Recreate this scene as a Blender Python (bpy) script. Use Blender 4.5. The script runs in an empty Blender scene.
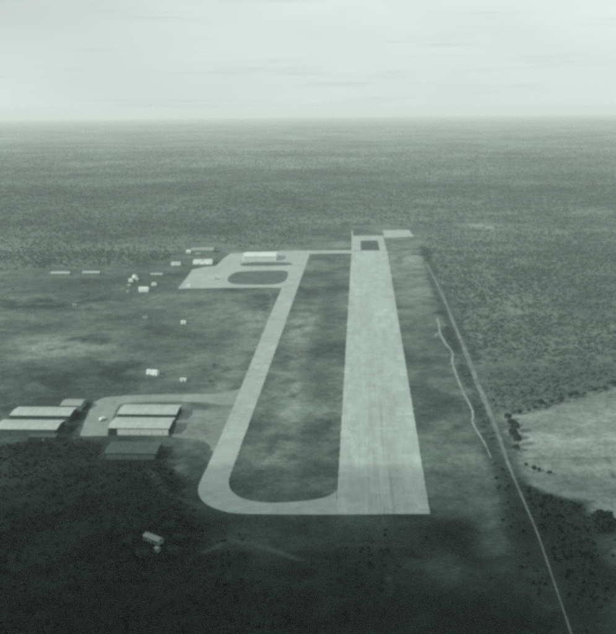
import bpy, bmesh, math, random
import numpy as np
from mathutils import Vector, Matrix

sc = bpy.context.scene
random.seed(7)
rng = np.random.default_rng(7)

# ------------------------------------------------------------------ camera
CAM_H = 250.0                      # aircraft height above the airfield, metres
F_PX, CX, CY = 950.0, 308.0, 317.0  # focal length and centre in photograph pixels
PITCH = math.atan((CY - 109.0) / F_PX)
ROLL, YAW = math.radians(0.55), math.radians(3.2)
CAM_R = (Matrix.Rotation(YAW, 3, 'Z') @ Matrix.Rotation(math.pi / 2 - PITCH, 3, 'X') @ Matrix.Rotation(-ROLL, 3, 'Z'))
cam_data = bpy.data.cameras.new('camera')
cam_data.sensor_fit = 'HORIZONTAL'
cam_data.sensor_width = 36.0
cam_data.lens = 36.0 * F_PX / 616.0
cam_data.clip_start = 1.0
cam_data.clip_end = 300000.0
cam = bpy.data.objects.new('camera', cam_data)
sc.collection.objects.link(cam)
cam.matrix_world = Matrix.Translation((0, 0, CAM_H)) @ CAM_R.to_4x4()
sc.camera = cam

# ------------------------------------------------------------------ sky, sun, exposure
SUN_EL, SUN_AZ = math.radians(31), math.radians(-120)   # azimuth clockwise from +Y (runway direction)
S = Vector((math.cos(SUN_EL) * math.sin(SUN_AZ), math.cos(SUN_EL) * math.cos(SUN_AZ), math.sin(SUN_EL)))
world = bpy.data.worlds.new('World')
sc.world = world
world.use_nodes = True
wn, wl = world.node_tree.nodes, world.node_tree.links
wn.clear()
sky = wn.new('ShaderNodeTexSky')
sky.sky_type = 'NISHITA'
sky.sun_disc = False
sky.sun_elevation = SUN_EL
sky.sun_rotation = SUN_AZ
sky.dust_density = 3.0
bw = wn.new('ShaderNodeRGBToBW')
wl.new(sky.outputs[0], bw.inputs[0])
veil = wn.new('ShaderNodeMix'); veil.data_type = 'FLOAT'      # thin high overcast evens the sky out
veil.inputs[0].default_value = 0.8
wl.new(bw.outputs[0], veil.inputs[2])
veil.inputs[3].default_value = 8.2
tc = wn.new('ShaderNodeTexCoord')
mp = wn.new('ShaderNodeMapping'); mp.inputs['Scale'].default_value = (4.0, 4.0, 70.0)
wl.new(tc.outputs['Generated'], mp.inputs[0])
nz = wn.new('ShaderNodeTexNoise'); nz.inputs['Scale'].default_value = 1.6; nz.inputs['Detail'].default_value = 5.0
nz.inputs['Roughness'].default_value = 0.55
wl.new(mp.outputs[0], nz.inputs['Vector'])
mp2 = wn.new('ShaderNodeMapping'); mp2.inputs['Scale'].default_value = (1.6, 1.6, 5.0)
wl.new(tc.outputs['Generated'], mp2.inputs[0])
nz2 = wn.new('ShaderNodeTexNoise'); nz2.inputs['Scale'].default_value = 1.4; nz2.inputs['Detail'].default_value = 3.0
wl.new(mp2.outputs[0], nz2.inputs['Vector'])
r1 = wn.new('ShaderNodeMapRange'); r1.inputs[1].default_value = 0.56; r1.inputs[2].default_value = 0.74
r1.inputs[3].default_value = 1.0; r1.inputs[4].default_value = 0.90
wl.new(nz.outputs['Fac'], r1.inputs[0])
r2 = wn.new('ShaderNodeMapRange'); r2.inputs[1].default_value = 0.3; r2.inputs[2].default_value = 0.7
r2.inputs[3].default_value = 0.90; r2.inputs[4].default_value = 1.10
wl.new(nz2.outputs['Fac'], r2.inputs[0])
m1 = wn.new('ShaderNodeMath'); m1.operation = 'MULTIPLY'
wl.new(veil.outputs[0], m1.inputs[0]); wl.new(r1.outputs[0], m1.inputs[1])
m2 = wn.new('ShaderNodeMath'); m2.operation = 'MULTIPLY'
wl.new(m1.outputs[0], m2.inputs[0]); wl.new(r2.outputs[0], m2.inputs[1])
sx_ = wn.new('ShaderNodeSeparateXYZ'); wl.new(tc.outputs['Generated'], sx_.inputs[0])
r3 = wn.new('ShaderNodeMapRange'); r3.interpolation_type = 'SMOOTHSTEP'      # a greyer bank of stratus towards the left
r3.inputs[1].default_value = -0.42; r3.inputs[2].default_value = 0.02; r3.inputs[3].default_value = 0.72; r3.inputs[4].default_value = 1.0
wl.new(sx_.outputs['X'], r3.inputs[0])
m3 = wn.new('ShaderNodeMath'); m3.operation = 'MULTIPLY'
r4 = wn.new('ShaderNodeMapRange'); r4.interpolation_type = 'SMOOTHSTEP'
r4.inputs[1].default_value = 0.0; r4.inputs[2].default_value = 0.11
wl.new(sx_.outputs['Z'], r4.inputs[0])
mb = wn.new('ShaderNodeMix'); mb.data_type = 'FLOAT'; mb.inputs[2].default_value = 1.0
wl.new(r4.outputs[0], mb.inputs[0]); wl.new(r3.outputs[0], mb.inputs[3])
wl.new(m2.outputs[0], m3.inputs[0]); wl.new(mb.outputs[0], m3.inputs[1])
tint = wn.new('ShaderNodeVectorMath'); tint.operation = 'SCALE'
tint.inputs[0].default_value = (0.90, 1.0, 0.965)
wl.new(m3.outputs[0], tint.inputs['Scale'])
bg = wn.new('ShaderNodeBackground'); bg.inputs['Strength'].default_value = 0.1
wl.new(tint.outputs[0], bg.inputs['Color'])
wo = wn.new('ShaderNodeOutputWorld'); wl.new(bg.outputs[0], wo.inputs['Surface'])

sun_data = bpy.data.lights.new('sun', 'SUN')
sun_data.energy = 3.0
sun_data.angle = math.radians(0.6)
sun_data.color = (1.0, 0.995, 0.95)
sun = bpy.data.objects.new('sun', sun_data)
sc.collection.objects.link(sun)
sun.rotation_euler = S.to_track_quat('Z', 'Y').to_euler()

vs = sc.view_settings
vs.view_transform = 'Standard'
try: vs.look = 'None'
except Exception: pass
vs.gamma = 1.0
vs.use_curve_mapping = False
vs.exposure = 0.22
sc.cycles.use_denoising = False
sc.cycles.max_bounces = 5
sc.cycles.diffuse_bounces = 2
sc.cycles.volume_bounces = 2
sc.cycles.transparent_max_bounces = 8
sc.cycles.pixel_filter_type = 'BLACKMAN_HARRIS'
sc.cycles.filter_width = 4.4       # soft old lens and print

# ------------------------------------------------------------------ helpers
TINT = (0.66, 1.0, 0.87)
PALE = (0.82, 1.0, 0.93)          # the toned black-and-white print

def G(px, py, z=0.0):
    """point of the ground (or of the level z) surveyed from the photograph"""
    d = CAM_R @ Vector(((px - CX) / F_PX, -(py - CY) / F_PX, -1.0))
    t = (z - CAM_H) / d.z
    return (d.x * t, d.y * t)

def link(o, parent=None):
    sc.collection.objects.link(o)
    if parent: o.parent = parent
    return o

def obj(name, mesh, mat, parent=None):
    if mat and not mesh.materials: mesh.materials.append(mat)
    return link(bpy.data.objects.new(name, mesh), parent)

def from_bm(name, bm, mat, parent=None, smooth=False):
    me = bpy.data.meshes.new(name)
    bmesh.ops.recalc_face_normals(bm, faces=bm.faces)
    bm.to_mesh(me); bm.free()
    if smooth:
        for p in me.polygons: p.use_smooth = True
    return obj(name, me, mat, parent)

def empty(name, loc, rz=0.0):
    o = bpy.data.objects.new(name, None)
    o.location = loc; o.rotation_euler = (0, 0, rz); o.empty_display_size = 2
    return link(o)

def tag(o, label=None, cat=None, group=None, kind=None):
    if label: o['label'] = label
    if cat: o['category'] = cat
    if group: o['group'] = group
    if kind: o['kind'] = kind
    return o

def add_box(bm, x0, x1, y0, y1, z0, z1):
    v = [bm.verts.new(p) for p in ((x0,y0,z0),(x1,y0,z0),(x1,y1,z0),(x0,y1,z0),(x0,y0,z1),(x1,y0,z1),(x1,y1,z1),(x0,y1,z1))]
    for f in ((0,3,2,1),(4,5,6,7),(0,1,5,4),(1,2,6,5),(2,3,7,6),(3,0,4,7)):
        bm.faces.new([v[i] for i in f])

def add_prism(bm, prof, x0, x1):
    """extrude a closed (y,z) profile along x"""
    a = [bm.verts.new((x0, y, z)) for y, z in prof]
    b = [bm.verts.new((x1, y, z)) for y, z in prof]
    n = len(prof)
    bm.faces.new(a[::-1]); bm.faces.new(b)
    for i in range(n):
        bm.faces.new((a[i], a[(i+1) % n], b[(i+1) % n], b[i]))

def add_tube(bm, pts, radii, n=8, caps=True):
    rings = []
    for i, (p, r) in enumerate(zip(pts, radii)):
        p = Vector(p)
        q = Vector(pts[min(i+1, len(pts)-1)]) - Vector(pts[max(i-1, 0)])
        q.normalize()
        u = q.cross(Vector((0.31, 0.2, 0.93))); 
        if u.length < 1e-3: u = q.cross(Vector((1, 0, 0)))
        u.normalize(); w = q.cross(u)
        rings.append([bm.verts.new(p + (u*math.cos(2*math.pi*k/n) + w*math.sin(2*math.pi*k/n))*r) for k in range(n)])
    for a, b in zip(rings, rings[1:]):
        for k in range(n):
            bm.faces.new((a[k], a[(k+1) % n], b[(k+1) % n], b[k]))
    if caps:
        bm.faces.new(rings[0][::-1]); bm.faces.new(rings[-1])

def smooth_line(pts, per=6, closed=False):
    n = len(pts); out = []
    rng_ = range(n if closed else n-1)
    for i in rng_:
        p0 = pts[(i-1) % n] if closed or i > 0 else pts[0]
        p1, p2 = pts[i], pts[(i+1) % n]
        p3 = pts[(i+2) % n] if closed or i+2 < n else pts[-1]
        for k in range(per):
            t = k/per
            out.append(tuple(0.5*((2*p1[j]) + (-p0[j]+p2[j])*t + (2*p0[j]-5*p1[j]+4*p2[j]-p3[j])*t*t + (-p0[j]+3*p1[j]-3*p2[j]+p3[j])*t**3) for j in (0, 1)))
    if not closed: out.append(tuple(pts[-1][:2]))
    return out

# ------------------------------------------------------------------ noise (for ground cover and scatter)
def _hash(ix, iy, seed):
    h = (ix.astype(np.int64)*374761393 + iy.astype(np.int64)*668265263 + seed*144665) & 0xFFFFFFFF
    h = ((h ^ (h >> 13)) * 1274126177) & 0xFFFFFFFF
    return ((h ^ (h >> 16)) & 0xFFFF) / 65535.0
def vnoise(x, y, seed=0):
    ix, iy = np.floor(x), np.floor(y)
    fx, fy = x-ix, y-iy
    fx = fx*fx*(3-2*fx); fy = fy*fy*(3-2*fy)
    a, b = _hash(ix, iy, seed), _hash(ix+1, iy, seed)
    c, d = _hash(ix, iy+1, seed), _hash(ix+1, iy+1, seed)
    return (a*(1-fx)+b*fx)*(1-fy) + (c*(1-fx)+d*fx)*fy
def fbm(x, y, scale, seed=0, octv=4):
    s, a, t = 0.0, 1.0, 0.0
    for k in range(octv):
        s = s + a*vnoise(x/scale*2**k+17.3*k, y/scale*2**k-9.1*k, seed+k); t += a; a *= 0.55
    return s/t
def sstep(a, b, v):
    t = np.clip((v-a)/(b-a), 0, 1); return t*t*(3-2*t)
def inside(poly, x, y):
    r = np.zeros(x.shape, bool); n = len(poly)
    for i in range(n):
        x0, y0 = poly[i]; x1, y1 = poly[(i+1) % n]
        if y0 == y1: continue
        c = ((y0 > y) != (y1 > y)) & (x < (x1-x0)*(y-y0)/(y1-y0)+x0)
        r ^= c
    return r
def edge_dist(poly, x, y, closed=True):
    d = np.full(x.shape, 1e9); n = len(poly)
    for i in range(n if closed else n-1):
        ax, ay = poly[i]; bx, by = poly[(i+1) % n]
        L = (bx-ax)**2 + (by-ay)**2 + 1e-9
        t = np.clip(((x-ax)*(bx-ax)+(y-ay)*(by-ay))/L, 0, 1)
        d = np.minimum(d, np.hypot(x-ax-t*(bx-ax), y-ay-t*(by-ay)))
    return d
def soft_mask(poly, x, y, w=8.0, rag=12.0, seed=0):
    """1 inside, 0 outside, with a ragged soft border"""
    xp = x + (fbm(x, y, 30, seed+50)-0.5)*2*rag; yp = y + (fbm(x, y, 30, seed+80)-0.5)*2*rag
    d = edge_dist(poly, xp, yp); ins = inside(poly, xp, yp)
    return sstep(-w, w, np.where(ins, d, -d))

def GP(pts, z=0.0): return [G(px, py, z) for px, py in pts]

# ------------------------------------------------------------------ materials
def nodes_of(m):
    m.use_nodes = True
    return m.node_tree.nodes, m.node_tree.links
def make_mat(name, lum, var=0.25, scales=(0.5, 0.05), rough=0.9, tintc=TINT, bump=0.0, spec=0.2, stretch=(1, 1, 1), extra=None):
    m = bpy.data.materials.new(name)
    n, l = nodes_of(m)
    b = n['Principled BSDF']
    b.inputs['Roughness'].default_value = rough
    b.inputs['Specular IOR Level'].default_value = spec
    tc = n.new('ShaderNodeTexCoord')
    mp = n.new('ShaderNodeMapping'); mp.inputs['Scale'].default_value = stretch
    l.new(tc.outputs['Object'], mp.inputs[0])
    prev = None
    for i, s in enumerate(scales):
        t = n.new('ShaderNodeTexNoise'); t.inputs['Scale'].default_value = s
        t.inputs['Detail'].default_value = 5; t.inputs['Roughness'].default_value = 0.6
        l.new(mp.outputs[0], t.inputs['Vector'])
        r = n.new('ShaderNodeMapRange')
        r.inputs[1].default_value = 0.25; r.inputs[2].default_value = 0.75
        r.inputs[3].default_value = 1-var; r.inputs[4].default_value = 1+var
        l.new(t.outputs['Fac'], r.inputs[0])
        if prev is None: prev = r.outputs[0]
        else:
            mm = n.new('ShaderNodeMath'); mm.operation = 'MULTIPLY'
            l.new(prev, mm.inputs[0]); l.new(r.outputs[0], mm.inputs[1]); prev = mm.outputs[0]
        if i == 0 and bump:
            bp = n.new('ShaderNodeBump'); bp.inputs['Strength'].default_value = bump; bp.inputs['Distance'].default_value = 0.3
            l.new(t.outputs['Fac'], bp.inputs['Height']); l.new(bp.outputs[0], b.inputs['Normal'])
    if extra: prev = extra(n, l, tc, prev)
    sc_ = n.new('ShaderNodeVectorMath'); sc_.operation = 'SCALE'
    sc_.inputs[0].default_value = tuple(lum*c for c in tintc)
    l.new(prev, sc_.inputs['Scale'])
    l.new(sc_.outputs[0], b.inputs['Base Color'])
    return m

def slab_joints(size, amt_joint, amt_tone):
    def f(n, l, tc, prev):
        bk = n.new('ShaderNodeTexBrick')
        bk.offset = 0.0
        bk.inputs['Color1'].default_value = (1+amt_tone,)*3+(1,)
        bk.inputs['Color2'].default_value = (1-amt_tone,)*3+(1,)
        bk.inputs['Mortar'].default_value = (1-amt_joint,)*3+(1,)
        bk.inputs['Scale'].default_value = 1.0
        bk.inputs['Mortar Size'].default_value = 0.12
        bk.inputs['Brick Width'].default_value = size; bk.inputs['Row Height'].default_value = size
        l.new(tc.outputs['Object'], bk.inputs['Vector'])
        s = n.new('ShaderNodeRGBToBW'); l.new(bk.outputs['Color'], s.inputs[0])
        mm = n.new('ShaderNodeMath'); mm.operation = 'MULTIPLY'
        l.new(prev, mm.inputs[0]); l.new(s.outputs[0], mm.inputs[1])
        return mm.outputs[0]
    return f
def ribs(period, amt):
    def f(n, l, tc, prev):
        w = n.new('ShaderNodeTexWave'); w.wave_type = 'BANDS'; w.bands_direction = 'X'
        w.inputs['Scale'].default_value = 0.314/period*2; w.inputs['Distortion'].default_value = 0.0
        l.new(tc.outputs['Object'], w.inputs['Vector'])
        r = n.new('ShaderNodeMapRange'); r.inputs[3].default_value = 1-amt; r.inputs[4].default_value = 1+amt
        l.new(w.outputs['Fac'], r.inputs[0])
        mm = n.new('ShaderNodeMath'); mm.operation = 'MULTIPLY'
        l.new(prev, mm.inputs[0]); l.new(r.outputs[0], mm.inputs[1])
        return mm.outputs[0]
    return f

def runway_wear(n, l, tc, prev):
    prev = slab_joints(7.5, 0.12, 0.07)(n, l, tc, prev)
    sx = n.new('ShaderNodeSeparateXYZ'); l.new(tc.outputs['Object'], sx.inputs[0])
    def math_(op, a, b=None):
        q = n.new('ShaderNodeMath'); q.operation = op
        for i, v in enumerate((a, b)):
            if v is None: continue
            if isinstance(v, (int, float)): q.inputs[i].default_value = v
            else: l.new(v, q.inputs[i])
        return q.outputs[0]
    gx_ = math_('DIVIDE', math_('SUBTRACT', sx.outputs['X'], 15.0), 13.0)
    lane = math_('EXPONENT', math_('MULTIPLY', math_('MULTIPLY', gx_, gx_), -1.0))
    r = n.new('ShaderNodeMapRange'); r.inputs[1].default_value = 1100; r.inputs[2].default_value = 640
    l.new(sx.outputs['Y'], r.inputs[0])
    mp = n.new('ShaderNodeMapping'); mp.inputs['Scale'].default_value = (.9, .012, 1); l.new(tc.outputs['Object'], mp.inputs[0])
    t = n.new('ShaderNodeTexNoise'); t.inputs['Scale'].default_value = .6; t.inputs['Detail'].default_value = 4; l.new(mp.outputs[0], t.inputs['Vector'])
    st = n.new('ShaderNodeMapRange'); st.inputs[1].default_value = .40; st.inputs[2].default_value = .65; l.new(t.outputs['Fac'], st.inputs[0])
    k = math_('MULTIPLY', math_('MULTIPLY', math_('MULTIPLY', lane, r.outputs[0]), st.outputs[0]), .22)
    return math_('MULTIPLY', prev, math_('SUBTRACT', 1.0, k))

M = {}
M['runway'] = make_mat('runway_concrete', 0.37, 0.14, (0.03, 0.15, 1.1), 0.85, tintc=PALE, stretch=(1.0, 0.16, 1), extra=runway_wear)
M['taxi'] = make_mat('taxiway_concrete', 0.34, 0.13, (0.025, 0.12, 1.1), 0.85, tintc=PALE, extra=slab_joints(7.5, 0.09, 0.05))
M['apron'] = make_mat('apron_concrete', 0.19, 0.26, (0.03, 0.16, 1.1), 0.88, tintc=PALE, extra=slab_joints(6.0, 0.10, 0.06))
M['road'] = make_mat('hangar_road_concrete', 0.25, 0.18, (0.03, 0.16, 1.1), 0.88, tintc=PALE)
M['farapron'] = make_mat('far_apron_concrete', 0.35, 0.12, (0.02, 0.1), 0.85, tintc=PALE, extra=slab_joints(7.5, 0.08, 0.04))
M['grass'] = make_mat('mown_grass', 0.115, 0.25, (0.05, 0.4, 2.5), 0.95, tintc=(.74, 1.0, .9), bump=0.6)
M['track'] = make_mat('sandy_track', 0.17, 0.40, (0.05, 0.5), 0.95, tintc=PALE)
M['path'] = make_mat('sandy_path', 0.25, 0.35, (0.08, 0.6), 0.95, tintc=PALE)
M['roof'] = make_mat('corrugated_roof', 0.37, 0.15, (0.12, 0.6), 0.6, tintc=(.86, 1.0, .94), stretch=(1, 0.25, 1), extra=ribs(1.2, 0.05))
M['roof_dull'] = make_mat('weathered_roof', 0.27, 0.16, (0.1, 0.7), 0.75, tintc=(.86, 1.0, .94), stretch=(1, 0.25, 1), extra=ribs(1.2, 0.06))
M['roof_dark'] = make_mat('dark_painted_roof', 0.085, 0.25, (0.12, 0.7), 0.8, stretch=(1, 0.3, 1), extra=ribs(1.2, 0.06))
M['roof_pale'] = make_mat('pale_roof', 0.55, 0.08, (0.08, 0.7), 0.6, tintc=(.86, 1.0, .94), extra=ribs(1.2, 0.03))
M['wall_dark'] = make_mat('dark_timber_wall', 0.05, 0.25, (0.3, 1.5), 0.9)
M['wall_grey'] = make_mat('grey_wall', 0.22, 0.15, (0.3, 1.5), 0.9)
M['white'] = make_mat('whitewash', 0.78, 0.06, (0.3, 1.5), 0.85, tintc=(0.93, 1.0, 0.97))
M['glass'] = make_mat('window_glass', 0.03, 0.1, (0.3,), 0.15, spec=0.5)
M['rubber'] = make_mat('tyre_rubber', 0.03, 0.1, (1.0,), 0.9)
M['metal'] = make_mat('aircraft_skin', 0.62, 0.05, (0.5,), 0.35, tintc=(0.85, 1.0, 0.94), spec=0.5)
M['bark'] = make_mat('bark', 0.06, 0.3, (2.0,), 0.95)
M['leaf'] = make_mat('leaves', 0.155, 0.30, (0.25, 1.5), 0.8)
M['leaf_near'] = make_mat('darkened_scrub_leaves', 0.022, 0.35, (0.25, 1.5), 0.85, spec=0.05)  # leaves in a darkened tone, vignetting put into the colour
M['leaf_dark'] = make_mat('dark_leaves', 0.06, 0.35, (0.25, 1.5), 0.8)

# ------------------------------------------------------------------ plan of the airfield (surveyed)
RUNWAY = [G(336.2, 514.6), G(430, 514.1), (48.6, 1694.0), (-15.3, 1694.0)]
taxi_outer = GP([(295.8, 254.5), (289.4, 267.8), (281.9, 288), (273, 308), (240.4, 389.0)]) + \
    smooth_line(GP([(236.0, 400), (213.5, 453), (202.3, 477), (198.2, 488), (200.3, 498), (208.7, 505.6), (224, 511.3), (243, 513.9), (300, 514.6)]), 5) + GP([(336.4, 514.6)])
taxi_inner = [(-15.0, 598.0)] + smooth_line(GP([(337.0, 490), (329, 495.8), (311.5, 500.2), (279, 502.8), (262, 502.2), (244, 499), (233.2, 492.6), (229.2, 486), (228.8, 479)]), 5) + GP([(257.2, 401.5), (309.8, 254.5)])
TAXI = taxi_outer + taxi_inner
HANGAR_ROAD = GP([(80, 436), (87.5, 414), (94, 402), (104, 397.6), (125, 395.6), (160, 394.5), (206, 394.2), (223, 393.2), (234, 390.5), (240.5, 388.8), (244, 389), (238, 404), (222, 405), (206, 402.6), (180, 401.4), (150, 401.6), (126, 402.8), (119, 404.5), (113, 417), (107, 436)])
HANGAR_APRON = GP([(172, 437), (176, 424), (180, 415), (186, 409.5), (206, 410), (222, 406.5), (238, 403), (236, 412), (220, 450), (213, 453.5), (211, 449.5), (209.5, 445), (205, 441.5), (194, 439), (181, 438)])
FAR_APRON = GP([(177.8, 288.6), (185, 280), (192.4, 269.5), (205, 267), (216, 266), (224, 258), (230, 253.6), (246, 252.4), (280, 251), (297, 250.6), (310, 250.6), (309, 256), (302, 272), (294, 288), (262, 287.6), (228, 288)])
ISLAND_A = smooth_line(GP([(227.5, 279.5), (233, 273.5), (246, 271.3), (268, 270.6), (284, 270.8), (288, 273), (286.5, 279), (281, 282.8), (268, 284.6), (246, 284.6), (232, 283.4)]), 4, True)
ISLAND_B = smooth_line(GP([(241, 263.8), (252, 262.4), (278, 262.2), (290, 263), (292, 264.6), (284, 265.6), (260, 266), (243, 266)]), 4, True)
TAXI_END = GP([(308, 250.6), (352.5, 250.2), (352.5, 253.2), (308.5, 254.0)])
TURN_PAD = GP([(351.6, 230.5), (352.6, 230.5), (353.2, 236.0), (383, 235.6), (386.6, 250.8), (351.4, 250.8)])
TURN_GRASS = GP([(360.6, 240.8), (377.5, 240.6), (379.6, 250.2), (360.8, 250.4)])
FAR_PAD = GP([(382.6, 230.2), (408.8, 229.8), (414.0, 236.6), (384.4, 237.8)])
FIELD = GP([(503, 424), (507, 418.5), (547, 407.8), (582, 395.8), (616, 387), (700, 366), (760, 420), (720, 560), (640, 560), (612, 520), (604, 517), (592, 518), (586, 503), (556, 493), (521, 479), (507, 461), (519, 452), (516, 428)])
WEDGE = GP([(519, 481), (556, 495), (585, 504), (593, 528), (604, 566), (612, 610), (570, 610), (545, 560)])
CORRIDOR = GP([(420, 246), (427, 246), (448, 300), (472, 350), (490, 408), (506, 450), (538, 512), (572, 590), (590, 640), (556, 640), (534, 590), (505, 515), (486, 455), (472, 412), (457, 360), (442, 318), (429, 280)])
TRACK = GP([(426, 262), (441, 292), (454, 324), (465, 350), (475, 377), (484, 399), (491.5, 417), (500, 440), (508, 463), (519, 490), (528, 511), (538, 535), (551, 573), (574, 642)])
PATH = GP([(437, 318), (439, 325), (440, 333), (446, 344), (452.6, 353), (452, 361), (455, 371), (458.5, 380.5), (464.5, 395), (471, 407), (473, 415), (472.4, 421.5), (477, 431), (485, 444), (491, 458)])
SPUR = GP([(434.4, 337), (437, 334), (440, 331.5)])
FOREST_EDGE = GP([(-60, 272), (0, 270.5), (60, 268), (130, 265), (165, 260), (178, 251), (190, 243), (218, 243.5), (245, 247.5), (300, 247), (340, 228), (350, 225), (420, 225.5), (426, 246), (446, 292), (471, 350), (492, 410), (498, 417)])
CLEARING = FOREST_EDGE + [FIELD[1]] + GP([(547, 407.8), (582, 395.8), (616, 387), (700, 366)]) + [(320, 500), (320, 100), (-700, 100), (-700, 1400)]
LOW_SCRUB = GP([(-80, 446), (60, 441), (104, 446), (108, 457), (165, 459), (180, 480), (190, 512), (215, 545), (250, 575), (290, 600), (300, 660), (-80, 660)])
PAVED = [RUNWAY, TAXI, HANGAR_ROAD, HANGAR_APRON, FAR_APRON, TAXI_END, TURN_PAD, FAR_PAD]

# ------------------------------------------------------------------ ground cover
BLOBS = [  # photo place, half size in photo pixels, reflectance, weight : worn soil and grass patches, and painted vignette darkening at the foot
    (70, 345, 45, 9, 0.30, .9), (125, 360, 22, 7, 0.30, .9), (40, 352, 25, 8, 0.26, .9), (100, 335, 40, 6, 0.18, .7), (165, 300, 60, 9, 0.15, .7), (220, 315, 40, 14, 0.2, .8),
    (200, 350, 35, 14, 0.19, .7), (120, 372, 26, 16, 0.045, .8), (60, 380, 60, 9, 0.05, .7), (40, 304, 60, 7, 0.045, .8), (110, 298, 40, 6, 0.05, .7),
    (245, 345, 14, 45, 0.22, .8), (303, 330, 14, 45, 0.26, .8), (298, 400, 16, 30, 0.24, .8), (282, 455, 22, 24, 0.24, .8), (320, 360, 14, 50, 0.12, .4), (318, 440, 14, 40, 0.10, .4),
    (260, 490, 26, 10, 0.055, .6), (325, 330, 12, 60, 0.06, .4),
    (405, 262, 18, 16, 0.24, .9), (417, 295, 18, 20, 0.19, .8), (430, 330, 16, 16, 0.12, .6), (425, 380, 20, 25, 0.075, .6), (440, 423, 25, 14, 0.06, .7), (460, 460, 28, 18, 0.13, .8),
    (488, 505, 16, 30, 0.16, .8), (455, 495, 20, 16, 0.11, .7), (503, 545, 20, 18, 0.12, .7), (255, 542, 50, 16, 0.085, .8), (275, 572, 45, 18, 0.06, .7), (430, 565, 40, 16, 0.07, .7),
    (180, 480, 22, 22, 0.035, .7), (150, 490, 45, 26, 0.028, .7), (60, 520, 80, 70, 0.012, 1), (110, 600, 160, 45, 0.011, 1), (200, 600, 60, 30, 0.014, .9), (40, 455, 60, 12, 0.028, .9), (370, 540, 60, 12, 0.04, .6), (380, 620, 260, 24, 0.012, 1),  # the darkest ones here are vignetting painted on the ground
    (140, 458, 50, 8, 0.035, .8), (585, 590, 60, 40, 0.018, 1), (195, 455, 14, 10, 0.045, .8), (355, 225, 22, 2.6, 0.04, .8), (480, 226, 18, 3.0, 0.22, 1), (590, 211, 34, 4, 0.18, .9), (135, 283, 16, 7, 0.17, .7), (75, 276, 40, 3, 0.13, .7), (175, 268, 16, 5, 0.17, .7), (184, 380, 8, 3, 0.16, .7), (184, 323, 8, 4, 0.15, .7), (200, 255, 16, 4, 0.16, .7), (152, 541, 14, 8, 0.05, .7), (120, 216, 40, 5, 0.09, .5), (260, 222, 50, 4, 0.11, .5), (330, 230, 70, 5, 0.11, .6),
    (40, 217, 34, 6, 0.10, .6), (560, 236, 40, 4, 0.10, .4), (490, 205, 50, 3, 0.09, .5), (420, 232, 30, 7, 0.13, .6), (200, 277, 30, 12, 0.13, .6), (150, 285, 36, 10, 0.12, .7), (90, 282, 40, 8, 0.10, .6),
    (180, 262, 24, 6, 0.11, .6), (152, 371, 14, 6, 0.15, .8), (167, 366, 12, 1.6, 0.17, .7),
]
BLOB_W = []
for px, py, a, b, lum, w in BLOBS:
    c = G(px, py); ex = G(px+a, py); t0 = G(px, max(py-b, 121)); t1 = G(px, py+b)
    BLOB_W.append((c[0], c[1], math.hypot(ex[0]-c[0], ex[1]-c[1]), 0.5*math.hypot(t0[0]-t1[0], t0[1]-t1[1]), lum, w))

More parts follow.
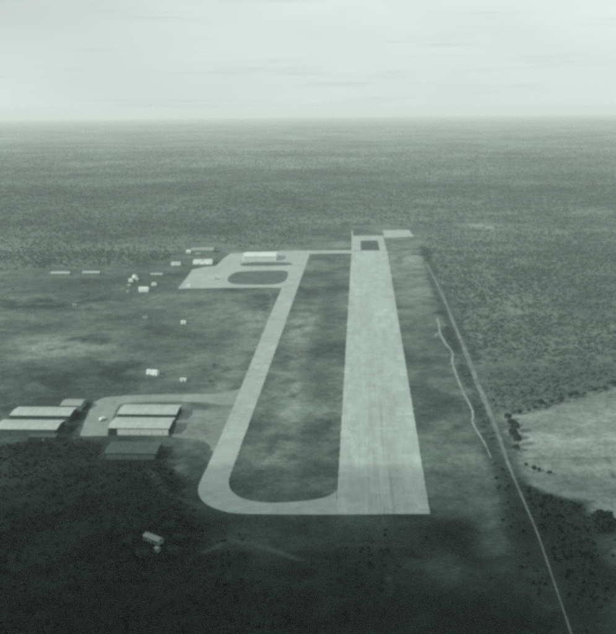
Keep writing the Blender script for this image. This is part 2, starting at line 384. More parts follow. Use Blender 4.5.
def cover(x, y):
    """reflectance of the bare ground"""
    n1 = fbm(x, y, 60, 1, 4); n2 = fbm(x, y, 14, 9, 3); n3 = fbm(x, y, 420, 21, 4); n4 = fbm(x*0.35, y, 1800, 33, 4)
    forest = 0.125*(0.35+0.75*n3+0.55*n4)*(1+.45*sstep(1800, 6000, y))  # forest paler with distance, haze put into its colour
    grass = 0.130*(0.35+1.3*n1)*(0.65+0.7*n2)
    clr = soft_mask(CLEARING, x, y, 10, 14, 3)
    a = forest*(1-clr) + grass*clr
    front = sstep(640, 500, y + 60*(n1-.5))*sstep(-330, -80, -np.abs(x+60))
    a = a*(1-front) + front*0.02*(0.3+1.4*n1)  # near ground tone lowered, vignetting put into the colour
    for bx, by, ra, rb, lum, w in BLOB_W:
        near = (np.abs(x-bx) < 3.2*ra+60) & (np.abs(y-by) < 3.2*rb+60)
        if not near.any(): continue
        xs, ys = x[near], y[near]
        d2 = ((xs-bx)/ra)**2 + ((ys-by)/rb)**2
        g = np.exp(-d2)*np.clip(3.4*(fbm(xs, ys*.8, 16, 5, 4)-.30), 0.05, 1.5)
        g = np.clip(g*1.3, 0, 1)*w
        a[near] = a[near]*(1-g) + lum*g
    lbm = soft_mask(LOW_SCRUB, x, y, 8, 14, 70)*.9; a = a*(1-lbm) + lbm*np.minimum(a, 0.02*(0.4+1.2*n1))  # scrub ground darkened further, vignetting painted in
    fm = soft_mask(FIELD, x, y, 6, 16, 12)
    sand = 0.25*(0.55+0.85*fbm(x, y*2.2, 70, 40, 5))*(0.85+0.3*n2)
    a = a*(1-fm) + sand*fm
    wm = soft_mask(WEDGE, x, y, 3, 5, 15); a = a*(1-wm*.85) + 0.034*wm*.85*(0.6+0.8*n1)
    cm = soft_mask(CORRIDOR, x, y, 7, 12, 18); a = a*(1-cm*.9) + 0.036*cm*.9*(0.6+0.8*n2)
    # worn verge along the track, cut line across the sandy field
    td = edge_dist(TRACK, x, y, False)
    v = np.exp(-(td/7)**2)*sstep(560, 800, y)*.6; a = a*(1-v) + 0.14*v
    for ln in (GP([(528, 458), (570, 458.3), (640, 458)]), GP([(606, 457), (615, 478)])):
        d = edge_dist(ln, x, y, False); v = np.exp(-(d/1.6)**2)*.6; a = a*(1-v) + 0.08*v
    for ln, wd, lum in ((GP([(205, 552), (230, 540), (262, 546), (300, 560)]), 1.6, .13), (GP([(386, 604), (387, 590), (388, 577)]), 0.9, .08), (GP([(150, 470), (165, 492), (205, 508)]), 1.4, .10),
                        (GP([(260, 287.5), (267.4, 289.7), (272.5, 298.5), (268, 318), (258, 345)]), 2.2, .22), (GP([(0, 318), (60, 322), (130, 312), (180, 312), (235, 318)]), 2.0, .13), (GP([(157, 372), (160, 366), (180, 364.6), (225, 360)]), 2.0, .16)):
        d = edge_dist(ln, x, y, False); v = np.exp(-(d/wd)**2)*.7; a = a*(1-v) + lum*v
    d = edge_dist(GP([(68, 438), (76, 420), (86, 403)]), x, y, False); v = np.exp(-(d/6)**2)*.9; a = a*(1-v) + 0.03*v   # hangar shade widened by painting the ground dark
    return np.clip(a, 0.008, 0.5)

def axis(lo, hi, step, far, grow=1.16):
    c = list(np.arange(lo, hi+.01, step)); 
    s = step; v = c[-1]
    while v < far: s *= grow; v += s; c.append(min(v, far))
    s = step; v = c[0]; left = []
    while v > -far: s *= grow; v -= s; left.append(max(v, -far))
    return np.array(left[::-1] + c)
FAR = 62000.0
gx = axis(-640, 480, 3.2, FAR, 1.10)
ys = [330.0]
while ys[-1] < 2400: ys.append(ys[-1]*1.0042)
s_ = 12.0
while ys[-1] < FAR: s_ *= 1.045; ys.append(min(ys[-1]+s_, FAR))
s_ = 3.0; v_ = 330.0; back = []
while v_ > -FAR: s_ *= 1.2; v_ -= s_; back.append(max(v_, -FAR))
gy = np.array(back[::-1] + ys)
X, Y = np.meshgrid(gx, gy)
xf, yf = X.ravel(), Y.ravel()
dist = np.minimum(np.hypot(xf, yf), FAR)
zf = -np.maximum(dist-3000, 0)**2/(2*6.371e6)         # the earth's curve
nx, ny = len(gx), len(gy)
me = bpy.data.meshes.new('ground')
me.vertices.add(nx*ny)
me.vertices.foreach_set('co', np.stack([xf, yf, zf], 1).astype(np.float32).ravel())
i0 = (np.arange(ny-1)[:, None]*nx + np.arange(nx-1)[None, :]).ravel()
quads = np.stack([i0, i0+1, i0+1+nx, i0+nx], 1).astype(np.int32)
me.loops.add(quads.size); me.loops.foreach_set('vertex_index', quads.ravel())
me.polygons.add(len(quads)); me.polygons.foreach_set('loop_start', (np.arange(len(quads))*4).astype(np.int32))
me.update()
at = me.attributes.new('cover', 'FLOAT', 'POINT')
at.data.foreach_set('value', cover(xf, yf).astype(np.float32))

m = bpy.data.materials.new('ground_cover'); n, l = nodes_of(m)
b = n['Principled BSDF']; b.inputs['Roughness'].default_value = 0.95; b.inputs['Specular IOR Level'].default_value = 0.1
an = n.new('ShaderNodeAttribute'); an.attribute_name = 'cover'
prev = an.outputs['Fac']
tc_ = n.new('ShaderNodeTexCoord')
for s, v, det in ((0.9, .30, 4), (0.30, .25, 4), (0.11, .28, 5), (0.012, .30, 6), (0.0022, .42, 6), (0.0004, .3, 5)):
    t = n.new('ShaderNodeTexNoise'); t.inputs['Scale'].default_value = s; t.inputs['Detail'].default_value = det; t.inputs['Roughness'].default_value = .65
    l.new(tc_.outputs['Object'], t.inputs['Vector'])
    r = n.new('ShaderNodeMapRange'); r.inputs[1].default_value = .3; r.inputs[2].default_value = .7; r.inputs[3].default_value = 1-v; r.inputs[4].default_value = 1+v
    r.clamp = False
    l.new(t.outputs['Fac'], r.inputs[0])
    mm = n.new('ShaderNodeMath'); mm.operation = 'MULTIPLY'; l.new(prev, mm.inputs[0]); l.new(r.outputs[0], mm.inputs[1]); prev = mm.outputs[0]
    if s == 0.11:
        bp = n.new('ShaderNodeBump'); bp.inputs['Strength'].default_value = .5; bp.inputs['Distance'].default_value = 2.0
        l.new(t.outputs['Fac'], bp.inputs['Height']); l.new(bp.outputs[0], b.inputs['Normal'])
cs = n.new('ShaderNodeVectorMath'); cs.operation = 'SCALE'
tm_ = n.new('ShaderNodeMapRange'); tm_.inputs[1].default_value = .06; tm_.inputs[2].default_value = .22
l.new(an.outputs['Fac'], tm_.inputs[0])
tx = n.new('ShaderNodeMix'); tx.data_type = 'VECTOR'; tx.inputs[4].default_value = TINT; tx.inputs[5].default_value = (.80, 1.0, .915)
l.new(tm_.outputs[0], tx.inputs[0]); l.new(tx.outputs[1], cs.inputs[0])
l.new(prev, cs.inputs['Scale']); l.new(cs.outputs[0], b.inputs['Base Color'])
ground = obj('ground', me, m); tag(ground, kind='structure')

# ------------------------------------------------------------------ pavements and tracks
def worn_edge(poly, step, amp, seed):
    rr = random.Random(seed); out = []
    for i, p in enumerate(poly):
        q = poly[(i+1) % len(poly)]; d = math.hypot(q[0]-p[0], q[1]-p[1])
        k = max(1, int(d/step))
        for j in range(k):
            t = j/k; u = rr.uniform(-amp, amp) if j else 0.0
            out.append((p[0]+(q[0]-p[0])*t - (q[1]-p[1])/max(d, 1e-6)*u, p[1]+(q[1]-p[1])*t + (q[0]-p[0])/max(d, 1e-6)*u))
    return out
def sheet(name, poly, z, mat, label=None, wear=0.45):
    bm = bmesh.new()
    vs_ = [bm.verts.new((x, y, z)) for x, y in worn_edge(poly, 4.0, wear, len(poly))]
    f = bm.faces.new(vs_)
    bm.normal_update()
    if f.normal.z < 0: f.normal_flip()
    bmesh.ops.triangulate(bm, faces=[f])
    me = bpy.data.meshes.new(name); bm.to_mesh(me); bm.free()
    return tag(obj(name, me, mat), label, kind='structure')
def ribbon(name, line, width, z, mat, per=5, wob=0.25, seed=0, widths=None):
    pts = smooth_line(line, per)
    bm = bmesh.new(); rows = []; rr = random.Random(seed)
    for i, p in enumerate(pts):
        a = pts[max(i-1, 0)]; c = pts[min(i+1, len(pts)-1)]
        tx, ty = c[0]-a[0], c[1]-a[1]; L = math.hypot(tx, ty) or 1
        w0 = width if widths is None else np.interp(i/(len(pts)-1), np.linspace(0, 1, len(widths)), widths)
        wl_, wr_ = (w0*.5*(1+rr.uniform(-wob, wob)) for _ in range(2))
        rows.append((bm.verts.new((p[0]-ty/L*wl_, p[1]+tx/L*wl_, z)), bm.verts.new((p[0]+ty/L*wr_, p[1]-tx/L*wr_, z))))
    for a, c in zip(rows, rows[1:]): bm.faces.new((a[0], a[1], c[1], c[0]))
    for f in bm.faces:
        f.normal_update()
        if f.normal.z < 0: f.normal_flip()
    me = bpy.data.meshes.new(name); bm.to_mesh(me); bm.free()
    return tag(obj(name, me, mat), kind='structure')

sheet('hangar_apron', HANGAR_APRON, 0.04, M['apron'])
sheet('hangar_road', HANGAR_ROAD, 0.06, M['road'])
sheet('far_apron', FAR_APRON, 0.08, M['farapron'])
sheet('far_taxiway_link', TAXI_END, 0.06, M['farapron'])
sheet('taxiway', TAXI, 0.12, M['taxi'], wear=.3)
sheet('runway_turning_pad', TURN_PAD, 0.10, M['farapron'])
sheet('runway', RUNWAY, 0.16, M['runway'], wear=.22)
M['paint'] = make_mat('worn_runway_paint', 0.41, 0.25, (0.08, 0.5), 0.85, tintc=PALE)
sheet('runway_centre_line', [(14.6, 575), (15.2, 575), (16.9, 1680), (16.3, 1680)], 0.20, M['paint'], wear=.05)
sheet('runway_cross_line', GP([(341.4, 428.4), (415.6, 428.2), (415.7, 429.1), (341.3, 429.3)]), 0.24, M['paint'], wear=.15)
sheet('far_hardstand', FAR_PAD, 0.10, M['farapron'])
sheet('apron_grass_island', ISLAND_A, 0.16, M['grass'])
sheet('hangar_grass_island', ISLAND_B, 0.16, M['grass'])
sheet('turning_pad_grass', TURN_GRASS, 0.22, make_mat('rank_grass', 0.085, 0.25, (0.05, 0.4), 0.95))
ribbon('boundary_track', TRACK, 4.0, 0.05, M['track'], 8, .22, 3, widths=[2.0, 3.2, 4.2, 4.6, 4.2, 2.8, 1.9, 1.4, 1.0, .8])
ribbon('footpath', PATH, 1.9, 0.07, M['path'], 6, .35, 5, widths=[2.6, 2.4, 2.2, 2.0, 2.0, 1.8, 1.4, .7])
ribbon('footpath_spur', SPUR, 1.8, 0.09, M['path'], 6, .4, 6)

# ------------------------------------------------------------------ buildings
def gable_building(name, x0, x1, y0, y1, eave, ridge, wall, roof, label, cat, group=None, over=0.8, rot=0.0,
                   front='doors', doors=6, door_mat=None, windows=0, door_range=None, cap=True):
    """long axis along x, ridge along x; the front looks towards -y"""
    cx, cy = (x0+x1)/2, (y0+y1)/2
    t = empty(name, (cx, cy, 0), rot); tag(t, label, cat, group)
    hx, hy = (x1-x0)/2, (y1-y0)/2
    bm = bmesh.new()
    add_prism(bm, [(-hy, 0), (hy, 0), (hy, eave), (0, ridge-.05), (-hy, eave)], -hx, hx)
    from_bm('wall', bm, wall, t)
    bm = bmesh.new(); sl = (ridge-eave)/hy; th = 0.25
    yo = hy+over; zo = eave - sl*over
    add_prism(bm, [(-yo, zo), (0, ridge), (yo, zo), (yo, zo+th), (0, ridge+th), (-yo, zo+th)], -hx-over*.6, hx+over*.6)
    r = from_bm('roof', bm, roof, t)
    if cap:
        bm = bmesh.new(); add_prism(bm, [(-.5, ridge+th-.5*sl+.02), (.5, ridge+th-.5*sl+.02), (.5, ridge+th-.5*sl+.1), (0, ridge+th+.14), (-.5, ridge+th-.5*sl+.1)], -hx-over*.6-.02, hx+over*.6+.02)
        from_bm('ridge_cap', bm, roof, r)
    if front == 'doors':
        a, c = door_range or (-hx+1, hx-1); w = (c-a)/doors; h = eave-0.9
        for k in range(doors):
            bm = bmesh.new(); off = 0.10 + 0.14*(k % 2)
            add_box(bm, -w/2+.05, w/2-.05, -.06, .06, 0, h)
            d = from_bm('door_panel', bm, door_mat or wall, t); d.location = (a+w*(k+.5), -hy-off, 0.02)
    elif front == 'hut':
        bm = bmesh.new(); add_box(bm, -.55, .55, -.05, .05, 0, min(2.1, eave-.3))
        d = from_bm('door', bm, M['wall_grey'], t); d.location = (hx*.1, -hy-.06, 0.02)
    for k in range(windows):
        x = -hx + (2*hx)*(k+.5)/windows
        if front == 'hut' and abs(x-hx*.1) < 1.4: x += 1.9
        bm = bmesh.new(); add_box(bm, -.6, .6, -.04, .04, 1.0, min(2.1, eave-.25))
        wdw = from_bm('window', bm, M['glass'], t); wdw.location = (x, -hy-.05, 0)
    return t

DARK_DOOR = make_mat('dull_door', 0.10, 0.2, (0.4,), 0.8)
WHITE_DOOR = make_mat('white_hangar_door', 0.48, 0.22, (0.4, 1.5), 0.7, tintc=(0.86, 1.0, 0.94))
HG = 'airfield hangars with long low gabled roofs'
gable_building('hangar', -199.5, -151.0, 739.5, 763.5, 5.6, 6.9, M['wall_dark'], M['roof'], 'pale roofed hangar beside the road, rear one of the pair nearest the taxiway', 'hangar', HG, doors=8, door_mat=DARK_DOOR)
gable_building('hangar', -198.0, -149.8, 703.8, 728.8, 5.8, 7.1, M['wall_dark'], M['roof'], 'pale roofed hangar with a row of white doors along its front', 'hangar', HG, doors=9, door_mat=WHITE_DOOR, door_range=(-17, 23.6))
gable_building('hangar', -187.0, -149.0, 650.8, 674.0, 4.8, 6.0, M['wall_dark'], M['roof_dark'], 'dark roofed hangar standing in front of the hangar with white doors', 'hangar', HG, doors=6, door_mat=DARK_DOOR)
gable_building('hangar', -288.0, -238.2, 733.8, 755.2, 5.6, 6.8, M['wall_dark'], M['roof'], 'pale roofed hangar, second from the front in the leftmost group', 'hangar', HG, doors=8, door_mat=DARK_DOOR)
gable_building('hangar', -288.5, -238.3, 698.8, 720.8, 5.8, 7.1, M['wall_dark'], M['roof'], 'pale roofed hangar cut by the left edge, nearest long one of the leftmost group', 'hangar', HG, doors=8, door_mat=DARK_DOOR)
gable_building('shed', -255.2, -237.8, 764.2, 781.4, 4.6, 6.2, M['wall_grey'], M['roof_dull'], 'short grey roofed shed behind the leftmost pair of long hangars', 'shed', front='hut', windows=4)
gable_building('annex', -257.5, -235.5, 688.0, 696.0, 3.2, 4.0, M['wall_dark'], M['roof_dark'], 'low dull roofed annex in front of the leftmost long hangar', 'annex', front='hut', windows=5, over=.4)

# far technical site
gable_building('hangar', -197.5, -142.5, 1581.5, 1634.0, 7.5, 10.5, M['white'], M['roof_pale'], 'large white hangar on the far apron beside the taxiway end', 'hangar', doors=3, door_mat=WHITE_DOOR, over=1.0)
gable_building('long_building', -302.0, -262.0, 1672.0, 1700.0, 5.0, 8.0, M['wall_grey'], M['roof_dull'], 'long grey roofed building at the forest edge behind the white terminal block', 'building', front='hut', windows=6)
gable_building('hut', -311.0, -303.0, 1672.0, 1680.0, 3.2, 5.0, M['white'], M['roof_pale'], 'small white hut at the left end of the long grey roofed building', 'hut', front='hut', windows=2, over=.4)
gable_building('hut', -289.0, -280.0, 1640.0, 1648.0, 3.0, 4.4, M['wall_grey'], M['roof_dull'], 'small grey hut in front of the long grey roofed building', 'hut', front='hut', windows=2, over=.4)

def flat_block(name, x0, x1, y0, y1, h, wall, roof, label, cat, windows=4, step=None, rot=0.0):
    cx, cy = (x0+x1)/2, (y0+y1)/2
    t = empty(name, (cx, cy, 0), rot); tag(t, label, cat)
    hx, hy = (x1-x0)/2, (y1-y0)/2
    parts = [(-hx, hx, h)] if step is None else [(-hx, hx*step-1.2, h), (hx*step+1.2, hx, h*1.05), (hx*step-1.19, hx*step+1.19, h*.72)]
    for a, c, hh in parts:
        bm = bmesh.new(); add_box(bm, a, c, -hy, hy, 0, hh); from_bm('wall', bm, wall, t)
        bm = bmesh.new(); add_box(bm, a-.25, c+.25, -hy-.25, hy+.25, hh+.003, hh+.3); from_bm('roof', bm, roof, t)
    for k in range(windows):
        x = -hx+2*hx*(k+.5)/windows
        bm = bmesh.new(); add_box(bm, -.7, .7, -.04, .04, 1.0, 2.2)
        w = from_bm('window', bm, M['glass'], t); w.location = (x, -hy-.05, 0)
    bm = bmesh.new(); add_box(bm, -.7, .7, -.05, .05, 0, 2.2)
    d = from_bm('door', bm, M['wall_dark'], t); d.location = (-hx*.45, -hy-.06, .02)
    return t
flat_block('terminal_block', -276.5, -245.5, 1546.0, 1560.0, 6.0, M['white'], M['roof_pale'], 'bright white flat roofed block in two halves at the top of the far apron', 'building', 4, step=0.0)

def hut(px, py, w, d, h, mats, label, rot=0.0, windows=3, name='hut', group=None):
    x, y = G(px, py)
    windows = windows if windows > 3 else 0
    return gable_building(name, x-w/2, x+w/2, y, y+d, h, h+d*.2, M[mats[0]], M[mats[1]], label, 'hut', group, over=.4, rot=rot, front='hut', windows=windows)
hut(60, 275.6, 30, 9, 3.4, ('wall_grey', 'roof'), 'long low pale hut, left one of two end to end at the forest edge', windows=8)
hut(90.8, 275.0, 27, 9, 3.4, ('wall_grey', 'roof'), 'long low pale hut, right one of two end to end at the forest edge', windows=8)
hut(175.5, 265.3, 15, 8, 3.6, ('white', 'roof'), 'white hut at the forest edge left of the white terminal block', windows=4)
hut(156.5, 276.4, 19, 6, 3.0, ('wall_grey', 'roof'), 'long thin pale hut between the small house cluster and the far apron', windows=5)
hut(143.2, 292.0, 13, 9, 4.6, ('white', 'roof_pale'), 'largest bright white house of the small cluster left of the far apron', windows=4)
hut(130.6, 282.0, 5.5, 5, 3.6, ('white', 'roof_pale'), 'small white hut at the left side of the house cluster', windows=2)
hut(134.6, 278.0, 6.5, 5.5, 3.6, ('white', 'roof'), 'pale hut at the top of the house cluster', rot=-.6, windows=2)
hut(137.4, 281.6, 6.0, 5, 3.4, ('wall_grey', 'roof'), 'grey walled hut set askew in the middle of the house cluster', rot=-.6, windows=2)
hut(153.8, 285.6, 6.5, 5, 3.2, ('white', 'roof'), 'small pale hut right of the house cluster, above the largest white house', windows=2)
hut(128.8, 287.4, 4.5, 4, 3.0, ('wall_grey', 'roof'), 'tiny grey hut below the left end of the house cluster', windows=1)
hut(127.6, 293.6, 3.8, 3.6, 2.8, ('wall_grey', 'roof_dull'), 'tiny dull hut lowest on the left of the house cluster', windows=1)
hut(145.2, 319.6, 5.5, 3.5, 2.6, ('wall_grey', 'roof_dull'), 'dull low hut alone in the field below the house cluster', windows=1)
hut(183.2, 324.0, 5.2, 4, 2.8, ('white', 'roof_pale'), 'single tiny white hut in the open field below the far apron', windows=1)
hut(74.4, 306.6, 5.5, 3.5, 2.4, ('wall_grey', 'roof_dull'), 'tiny grey hut alone in the dark scrub below the two long huts', windows=1)
hut(149.6, 374.6, 5.4, 4.4, 3.4, ('white', 'roof_pale'), 'left one of two white huts side by side above the hangar road', rot=-.25, windows=1)
hut(155.2, 375.4, 5.0, 4.6, 3.8, ('white', 'roof_pale'), 'right one of two white huts side by side above the hangar road', rot=-.35, windows=1)
hut(183.0, 381.2, 5.4, 2.6, 1.9, ('white', 'roof_pale'), 'low white shelter in the grass just above the hangar road', windows=0)
hut(188.5, 287.0, 4.6, 4.2, 3.2, ('white', 'roof_pale'), 'small white hut on the near left corner of the far apron', windows=1)
# foreground shed
sx, sy = G(153.5, 541.5)
gable_building('shed', sx-6.5, sx+6.5, sy-2.2, sy+2.2, 2.8, 4.0, M['wall_grey'], M['roof_dull'], 'lone grey shed set slantwise in the dark scrub at lower left', 'shed', front='hut', windows=3, over=.4, rot=-.62)
ox, oy = G(157.5, 551.5)
gable_building('outhouse', ox-1.3, ox+1.3, oy-1.2, oy+1.2, 2.2, 2.8, M['wall_grey'], M['roof_dull'], 'tiny outhouse just below the slantwise shed', 'outhouse', front='hut', windows=0, over=.25, rot=-.62, cap=False)

# ------------------------------------------------------------------ aircraft and truck
def aircraft(loc, rz):
    t = empty('parked_aircraft', (loc[0], loc[1], 0.08), rz)
    tag(t, 'small pale twin engined aircraft parked on the far apron', 'aircraft')
    bm = bmesh.new()
    add_tube(bm, [(-6, 0, 1.9), (-5.4, 0, 1.9), (-4, 0, 1.95), (-1, 0, 2.0), (2, 0, 2.05), (5, 0, 2.3), (7, 0, 2.6)], [.12, .62, .95, 1.05, .95, .5, .15], 12)
    from_bm('fuselage', bm, M['metal'], t, True)
    for s in (-1, 1):
        bm = bmesh.new()
        prof = [(-1.5, 0), (-.9, .18), (.2, .16), (1.3, 0), (.2, -.08), (-.9, -.1)]
        a = [bm.verts.new((x-.4, s*.8, 1.6+z)) for x, z in prof]; c = [bm.verts.new((x*.5+.1, s*8.6, 2.1+z*.5)) for x, z in prof]
        bm.faces.new(a); bm.faces.new(c)
        for i in range(6): bm.faces.new((a[i], a[(i+1) % 6], c[(i+1) % 6], c[i]))
        from_bm('wing', bm, M['metal'], t)
        bm = bmesh.new(); add_tube(bm, [(-3.0, s*2.9, 1.8), (-2.7, s*2.9, 1.8), (-1.2, s*2.9, 1.85), (.6, s*2.9, 1.95)], [.2, .55, .55, .2], 10)
        from_bm('engine', bm, M['metal'], t, True)
        bm = bmesh.new(); add_box(bm, 5.6, 6.8, min(s*.1, s*3.0), max(s*.1, s*3.0), 2.75, 2.87); from_bm('tailplane', bm, M['metal'], t)
        bm = bmesh.new(); add_tube(bm, [(-1.6, s*2.9-.12, .42), (-1.6, s*2.9+.12, .42)], [.42, .42], 12); from_bm('wheel', bm, M['rubber'], t)
        bm = bmesh.new(); add_tube(bm, [(-1.6, s*2.9, .42), (-1.3, s*2.9, 1.5)], [.1, .1], 6); from_bm('undercarriage_leg', bm, M['metal'], t)
    bm = bmesh.new()
    pf = [(5.2, 2.5), (7.1, 2.6), (7.3, 4.8), (6.5, 4.9)]
    a = [bm.verts.new((x, -.07, z)) for x, z in pf]; c = [bm.verts.new((x, .07, z)) for x, z in pf]
    bm.faces.new(a); bm.faces.new(c[::-1])
    for i in range(4): bm.faces.new((a[i], a[(i+1) % 4], c[(i+1) % 4], c[i]))
    from_bm('tail_fin', bm, M['metal'], t)
    bm = bmesh.new(); add_tube(bm, [(6.4, -.08, .2), (6.4, .08, .2)], [.2, .2], 10); from_bm('wheel', bm, M['rubber'], t)
    bm = bmesh.new(); add_tube(bm, [(6.4, 0, .2), (6.2, 0, 2.4)], [.07, .07], 6); from_bm('undercarriage_leg', bm, M['metal'], t)
    bm = bmesh.new(); add_prism(bm, [(-.55, 2.75), (.55, 2.75), (.35, 3.2), (-.35, 3.2)], -4.4, -3.1); from_bm('windscreen', bm, M['glass'], t)
aircraft(G(216.5, 279.0), math.radians(75))

def truck(loc, rz):
    t = empty('parked_truck', (loc[0], loc[1], 0.06), rz)
    tag(t, 'small white truck parked at the left end of the white doored hangar', 'truck')
    bm = bmesh.new(); add_box(bm, -2.6, 1.2, -1.05, 1.05, .9, 2.6); bmesh.ops.bevel(bm, geom=bm.edges[:], offset=.08, segments=1); from_bm('cargo_body', bm, M['white'], t)
    bm = bmesh.new(); add_prism(bm, [(-.95, .6), (.95, .6), (.95, 1.6), (.8, 2.2), (-.8, 2.2), (-.95, 1.6)], 1.35, 2.6); from_bm('cab', bm, M['white'], t)
    bm = bmesh.new(); add_box(bm, 2.61, 3.5, -.75, .75, .6, 1.35); bmesh.ops.bevel(bm, geom=bm.edges[:], offset=.1, segments=1); from_bm('bonnet', bm, M['white'], t)
    bm = bmesh.new(); add_box(bm, -2.5, 3.4, -.45, .45, .5, .59); from_bm('chassis', bm, M['rubber'], t)
    bm = bmesh.new(); add_box(bm, 2.602, 2.64, -.7, .7, 1.5, 2.05); from_bm('windscreen', bm, M['glass'], t)
    for wx in (-1.6, 2.9):
        for s in (-1, 1):
            bm = bmesh.new(); add_tube(bm, [(wx, s*.8, .45), (wx, s*1.04, .45)], [.45, .45], 14); from_bm('wheel', bm, M['rubber'], t)
truck(G(102.5, 420.5), math.radians(55))

# ------------------------------------------------------------------ trees
def crown_mesh(name, n, rx, rz, zc, leaf, seed, lobes=5):
    r = np.random.default_rng(seed)
    lob = [(Vector(r.normal(size=3)).normalized(), r.uniform(.15, .45)) for _ in range(lobes)]
    vs_, fs = [], []
    for i in range(n):
        d = Vector(r.normal(size=3)).normalized()
        if d.z < -0.55: d.z *= -.5; d.normalize()
        bulge = 0.72 + sum(w*max(0, d.dot(q))**4 for q, w in lob)
        rad = bulge*(r.uniform(.45, 1.0)**0.5)
        c = Vector((d.x*rx*rad, d.y*rx*rad, zc + d.z*rz*rad))
        nn = (d + Vector(r.normal(size=3))*.55).normalized()
        u = nn.cross(Vector(r.normal(size=3))).normalized(); w = nn.cross(u)
        s = leaf*r.uniform(.6, 1.3); k = len(vs_)
        vs_ += [c+u*s, c+w*s*.8+nn*s*.25, c-u*s*.9, c-w*s*.8-nn*s*.2]
        fs.append((k, k+1, k+2, k+3))
    me = bpy.data.meshes.new(name); me.from_pydata([tuple(v) for v in vs_], [], fs); me.update()
    return me

tree_cfg = [(3.2, 2.6, 4.2), (2.6, 3.0, 4.6), (3.8, 2.4, 4.0), (3.0, 2.2, 3.4)]
tree_protos = []
for i, (rx, rz, zc) in enumerate(tree_cfg):
    cm_ = crown_mesh('crown', 520, rx, rz, zc, .42, 100+i, 7)
    cm_.materials.append(M['leaf_dark'])
    bm = bmesh.new(); rr = random.Random(i)
    add_tube(bm, [(0, 0, -.1), (.1, .05, zc*.4), (.05, .15, zc*.8), (.1, .1, zc+rz*.4)], [.26, .2, .14, .05], 7)
    for k in range(5):
        a = k*1.26+rr.uniform(-.3, .3); z0 = zc*rr.uniform(.45, .8)
        add_tube(bm, [(.07, .08, z0), (math.cos(a)*rx*.35, math.sin(a)*rx*.35, z0+rz*.35), (math.cos(a)*rx*.7, math.sin(a)*rx*.7, z0+rz*.6)], [.1, .07, .03], 5)
    tm = bpy.data.meshes.new('trunk'); bm.to_mesh(tm); bm.free(); tm.materials.append(M['bark'])
    tree_protos.append((cm_, tm))
def tree(px, py, scale, kind, label, group, name='tree'):
    x, y = G(px, py)
    t = empty(name, (x, y, 0), random.uniform(0, 6.28)); t.scale = (scale,)*3
    tag(t, label, 'tree', group)
    cm_, tm = tree_protos[kind]
    link(bpy.data.objects.new('trunk', tm), t); link(bpy.data.objects.new('crown', cm_), t)
ORD = ['first', 'second', 'third', 'fourth', 'fifth', 'sixth', 'seventh', 'eighth', 'ninth', 'tenth', 'eleventh', 'last']
for k, (px, py, s) in enumerate(((508, 421, 1.0), (512, 427, 1.2), (515, 433, 1.3), (511, 436, .9), (514, 440, 1.2), (518, 446, 1.3), (516, 452, 1.0))):
    tree(px, py, s, random.randrange(4), ORD[k if k < 6 else -1] + ' bushy tree from the top down the left edge of the pale bare field', 'trees at the left edge of the bare field')
for k, (px, py) in enumerate(((521, 416), (528, 413.5), (536, 411.5), (543, 409.5), (551, 407), (560, 404), (568, 401), (576, 398.5), (585, 395.5), (595, 393), (604, 391), (612, 388.5))):
    tree(px+random.uniform(-2.5, 2.5), py+random.uniform(-3.5, .6), random.uniform(.6, 1.15), random.randrange(4), ORD[k] + ' tree from the left in the line along the upper edge of the bare field', 'trees along the upper edge of the bare field')
for px, py, s in ((597, 527, 1.2), (601, 524, 1.4), (606, 524.5, 1.5), (610, 526, 1.3), (604, 531, 1.3), (598, 533, 1.1), (613, 531, 1.2)):
    tree(px, py, s, random.randrange(4), 'dark rounded tree in the clump at the lower right corner of the bare field', 'trees at the lower right corner of the bare field')
for k, (px, py, s) in enumerate(((526, 468, .55), (534, 472.5, .7), (539, 471.5, .5), (549, 475, .6))):
    tree(px, py, s, random.randrange(4), (ORD[k] if k < 3 else 'last') + ' tree from the left in the short row inside the bare field', 'trees inside the bare field by the track')
for px, py, s, w in ((136, 531, 1.0, 'above and left of'), (170, 532, 1.1, 'above and right of'), (178, 541, .9, 'directly right of'), (172, 556, 1.0, 'below and right of'), (141, 560, 1.1, 'below and left of'), (128, 546, 1.0, 'directly left of')):
    tree(px, py, s, random.randrange(4), 'dark tree ' + w + ' the slantwise lone shed', 'trees round the lone shed')

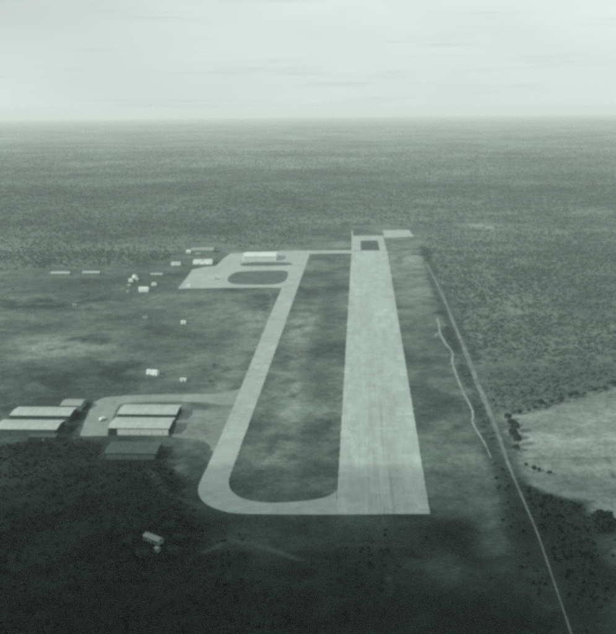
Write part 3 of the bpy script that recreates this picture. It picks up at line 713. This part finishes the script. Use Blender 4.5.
# --- bush country: masses of low trees and scrub nobody could count
def scrub_collection(name, mat):
    col = bpy.data.collections.new(name)
    for i, (rx, rz, zc) in enumerate(((2.6, 2.0, 2.6), (2.0, 2.3, 3.0), (3.1, 1.9, 2.4), (1.6, 1.5, 1.8))):
        cm_ = crown_mesh('scrub_crown', 90, rx, rz, zc, .75, 200+i, 5)
        cm_.materials.append(mat)
        col.objects.link(bpy.data.objects.new('scrub_source', cm_))
    return col
def scatter_points():
    P_ = []
    # candidate points: even per area, thinner with distance
    for y0, y1, sp in ((330, 900, 3.9), (900, 1700, 4.6), (1700, 3200, 7.0), (3200, 7500, 13.0)):
        hw0, hw1 = y1*.46+120, y1*.40+120
        N = int((hw0+hw1)*(y1-y0)/sp**2)
        x = rng.uniform(-hw0, hw1, N); y = rng.uniform(y0, y1, N)
        P_.append(np.stack([x, y], 1))
    p = np.concatenate(P_); x, y = p[:, 0], p[:, 1]
    clr = soft_mask(CLEARING, x, y, 8, 14, 3)
    n1 = fbm(x, y, 45, 61, 3); n3 = fbm(x, y, 260, 65, 3); n4 = fbm(x*.35, y, 900, 69, 3)
    dens = (1-clr)*np.clip(0.50+1.2*(n1-.4)+.9*(n3-.45)+.6*(n4-.5), .12, 1)*sstep(7600, 3600, y)
    front = clr*sstep(555, 505, y + 40*(n1-.5))*np.clip(2.6*(n1-.46), 0, 1)*.7
    lb = clr*soft_mask(LOW_SCRUB, x, y, 6, 12, 70)*np.clip(1.5*(n1-.25)+.3, 0, 1)
    lf = clr*soft_mask(GP([(-80, 272), (130, 268), (125, 300), (230, 310), (215, 385), (95, 392), (-80, 398)]), x, y, 10, 14, 71)*np.clip(2.2*(n1-.58), 0, 1)*.10
    wd = soft_mask(WEDGE, x, y, 3, 5, 15)*.8
    co = soft_mask(CORRIDOR, x, y, 3, 4, 18)*.28
    dens = np.maximum.reduce([dens, front, lb, lf, wd, co])
    dens *= 1-soft_mask(FIELD, x, y, 3, 12, 12)*.985
    for bx, by, ra, rb, lum, w in BLOB_W:
        if lum > .12: dens *= 1-.9*w*np.exp(-(((x-bx)/ra)**2+((y-by)/rb)**2))
    for poly in PAVED:
        bad = inside(poly, x, y) | (edge_dist(poly, x, y) < 7); dens[bad] = 0
    for ln, w in ((TRACK, 4.5), (PATH, 3.0)):
        dens[edge_dist(ln, x, y, False) < w] = 0
    for o in list(sc.objects):
        if o.type == 'EMPTY' and o.get('category') not in (None, 'tree'):
            hs = max((max(abs(c.dimensions.x), abs(c.dimensions.y)) for c in o.children if c.type == 'MESH'), default=5)/2
            hy_ = max((c.dimensions.y for c in o.children if c.type == 'MESH'), default=5)/2
            dens[(np.abs(x-o.location.x) < hs+5) & (np.abs(y-o.location.y) < hy_+6)] = 0
    keep = rng.uniform(0, 1, len(x)) < dens
    return x[keep], y[keep]
bpy.context.view_layer.update()
px_, py_ = scatter_points()
def scrub_mass(name, px_, py_, size, mat, label):
    d_ = np.hypot(px_, py_); pz_ = -np.maximum(d_-3000, 0)**2/(2*6.371e6)
    me = bpy.data.meshes.new(name); me.vertices.add(len(px_))
    me.vertices.foreach_set('co', np.stack([px_, py_, pz_-.15], 1).astype(np.float32).ravel()); me.update()
    big = size*(1 + np.clip((d_-1500)/3500, 0, 1)*.55)
    sa = me.attributes.new('size', 'FLOAT', 'POINT'); sa.data.foreach_set('value', (rng.uniform(.4, 1.05, len(px_))*big).astype(np.float32))
    o = tag(obj(name, me, mat), label, kind='stuff')
    ng = bpy.data.node_groups.new(name + '_scatter', 'GeometryNodeTree')
    ng.interface.new_socket('Geometry', in_out='INPUT', socket_type='NodeSocketGeometry')
    ng.interface.new_socket('Geometry', in_out='OUTPUT', socket_type='NodeSocketGeometry')
    gi, go = ng.nodes.new('NodeGroupInput'), ng.nodes.new('NodeGroupOutput')
    iop = ng.nodes.new('GeometryNodeInstanceOnPoints'); ci = ng.nodes.new('GeometryNodeCollectionInfo')
    ci.inputs['Collection'].default_value = scrub_collection(name + '_sources', mat)
    ci.inputs['Separate Children'].default_value = True; ci.inputs['Reset Children'].default_value = True
    iop.inputs['Pick Instance'].default_value = True
    rv = ng.nodes.new('FunctionNodeRandomValue'); rv.data_type = 'FLOAT_VECTOR'
    rv.inputs[0].default_value = (0, 0, 0); rv.inputs[1].default_value = (.15, .15, 6.28)
    ri = ng.nodes.new('FunctionNodeRandomValue'); ri.data_type = 'INT'; ri.inputs[4].default_value = 0; ri.inputs[5].default_value = 3
    na = ng.nodes.new('GeometryNodeInputNamedAttribute'); na.data_type = 'FLOAT'; na.inputs['Name'].default_value = 'size'
    L = ng.links
    L.new(gi.outputs[0], iop.inputs['Points']); L.new(ci.outputs[0], iop.inputs['Instance'])
    L.new(rv.outputs[0], iop.inputs['Rotation']); L.new(ri.outputs[2], iop.inputs['Instance Index']); L.new(na.outputs[0], iop.inputs['Scale'])
    L.new(iop.outputs[0], go.inputs[0])
    o.modifiers.new('scatter', 'NODES').node_group = ng
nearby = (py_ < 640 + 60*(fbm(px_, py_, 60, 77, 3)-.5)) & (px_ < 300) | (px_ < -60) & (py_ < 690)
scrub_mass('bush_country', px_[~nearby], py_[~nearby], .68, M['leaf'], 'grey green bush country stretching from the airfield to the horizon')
scrub_mass('near_scrub', px_[nearby], py_[nearby], .42, M['leaf_near'], 'low scrub darkened in colour in the near ground below the runway and hangars')
print('scrub points', len(px_))

# ------------------------------------------------------------------ vapour volume added out of view, to shade the near ground
def added_shade_cloud(name, ground_pt, alt, rx, ry, rz, seed, dens):
    c = Vector((ground_pt[0], ground_pt[1], 0)) + S*(alt/S.z)
    bm = bmesh.new(); bmesh.ops.create_icosphere(bm, subdivisions=5, radius=1.0)
    co = np.array([v.co[:] for v in bm.verts]); k = 1+0.55*(fbm(co[:, 0]*3+co[:, 2]*2+9, co[:, 1]*3+7, 1.3, seed, 4)-.5)
    for v, s in zip(bm.verts, k):
        z = v.co.z*rz*s
        v.co = (v.co.x*rx*s, v.co.y*ry*s, z if z > 0 else z*.35)
    m = bpy.data.materials.new('added_shade_vapour'); n, l = nodes_of(m); n.clear()
    pv = n.new('ShaderNodeVolumePrincipled'); pv.inputs['Density'].default_value = dens; pv.inputs['Color'].default_value = (.98, 1, .99, 1)
    out = n.new('ShaderNodeOutputMaterial'); l.new(pv.outputs[0], out.inputs['Volume'])
    o = from_bm(name, bm, m, None, True); o.location = c
    return tag(o, 'unseen vapour volume added to shade the near end of the airfield', 'added_shade_cloud', kind='structure')
added_shade_cloud('added_shade_cloud', (-250, -430), 450, 1500, 1050, 120, 4, 0.016)

# ------------------------------------------------------------------ haze
bm = bmesh.new(); add_box(bm, -66000, 66000, -66000, 66000, float(zf.min())-1.5, 262)
m = bpy.data.materials.new('haze_air'); n, l = nodes_of(m); n.clear()
pv = n.new('ShaderNodeVolumePrincipled'); pv.inputs['Density'].default_value = 6.2e-5
pv.inputs['Color'].default_value = (.885, .925, .91, 1); pv.inputs['Anisotropy'].default_value = 0.0
out = n.new('ShaderNodeOutputMaterial'); l.new(pv.outputs[0], out.inputs['Volume'])
haze = tag(from_bm('haze', bm, m), kind='stuff')
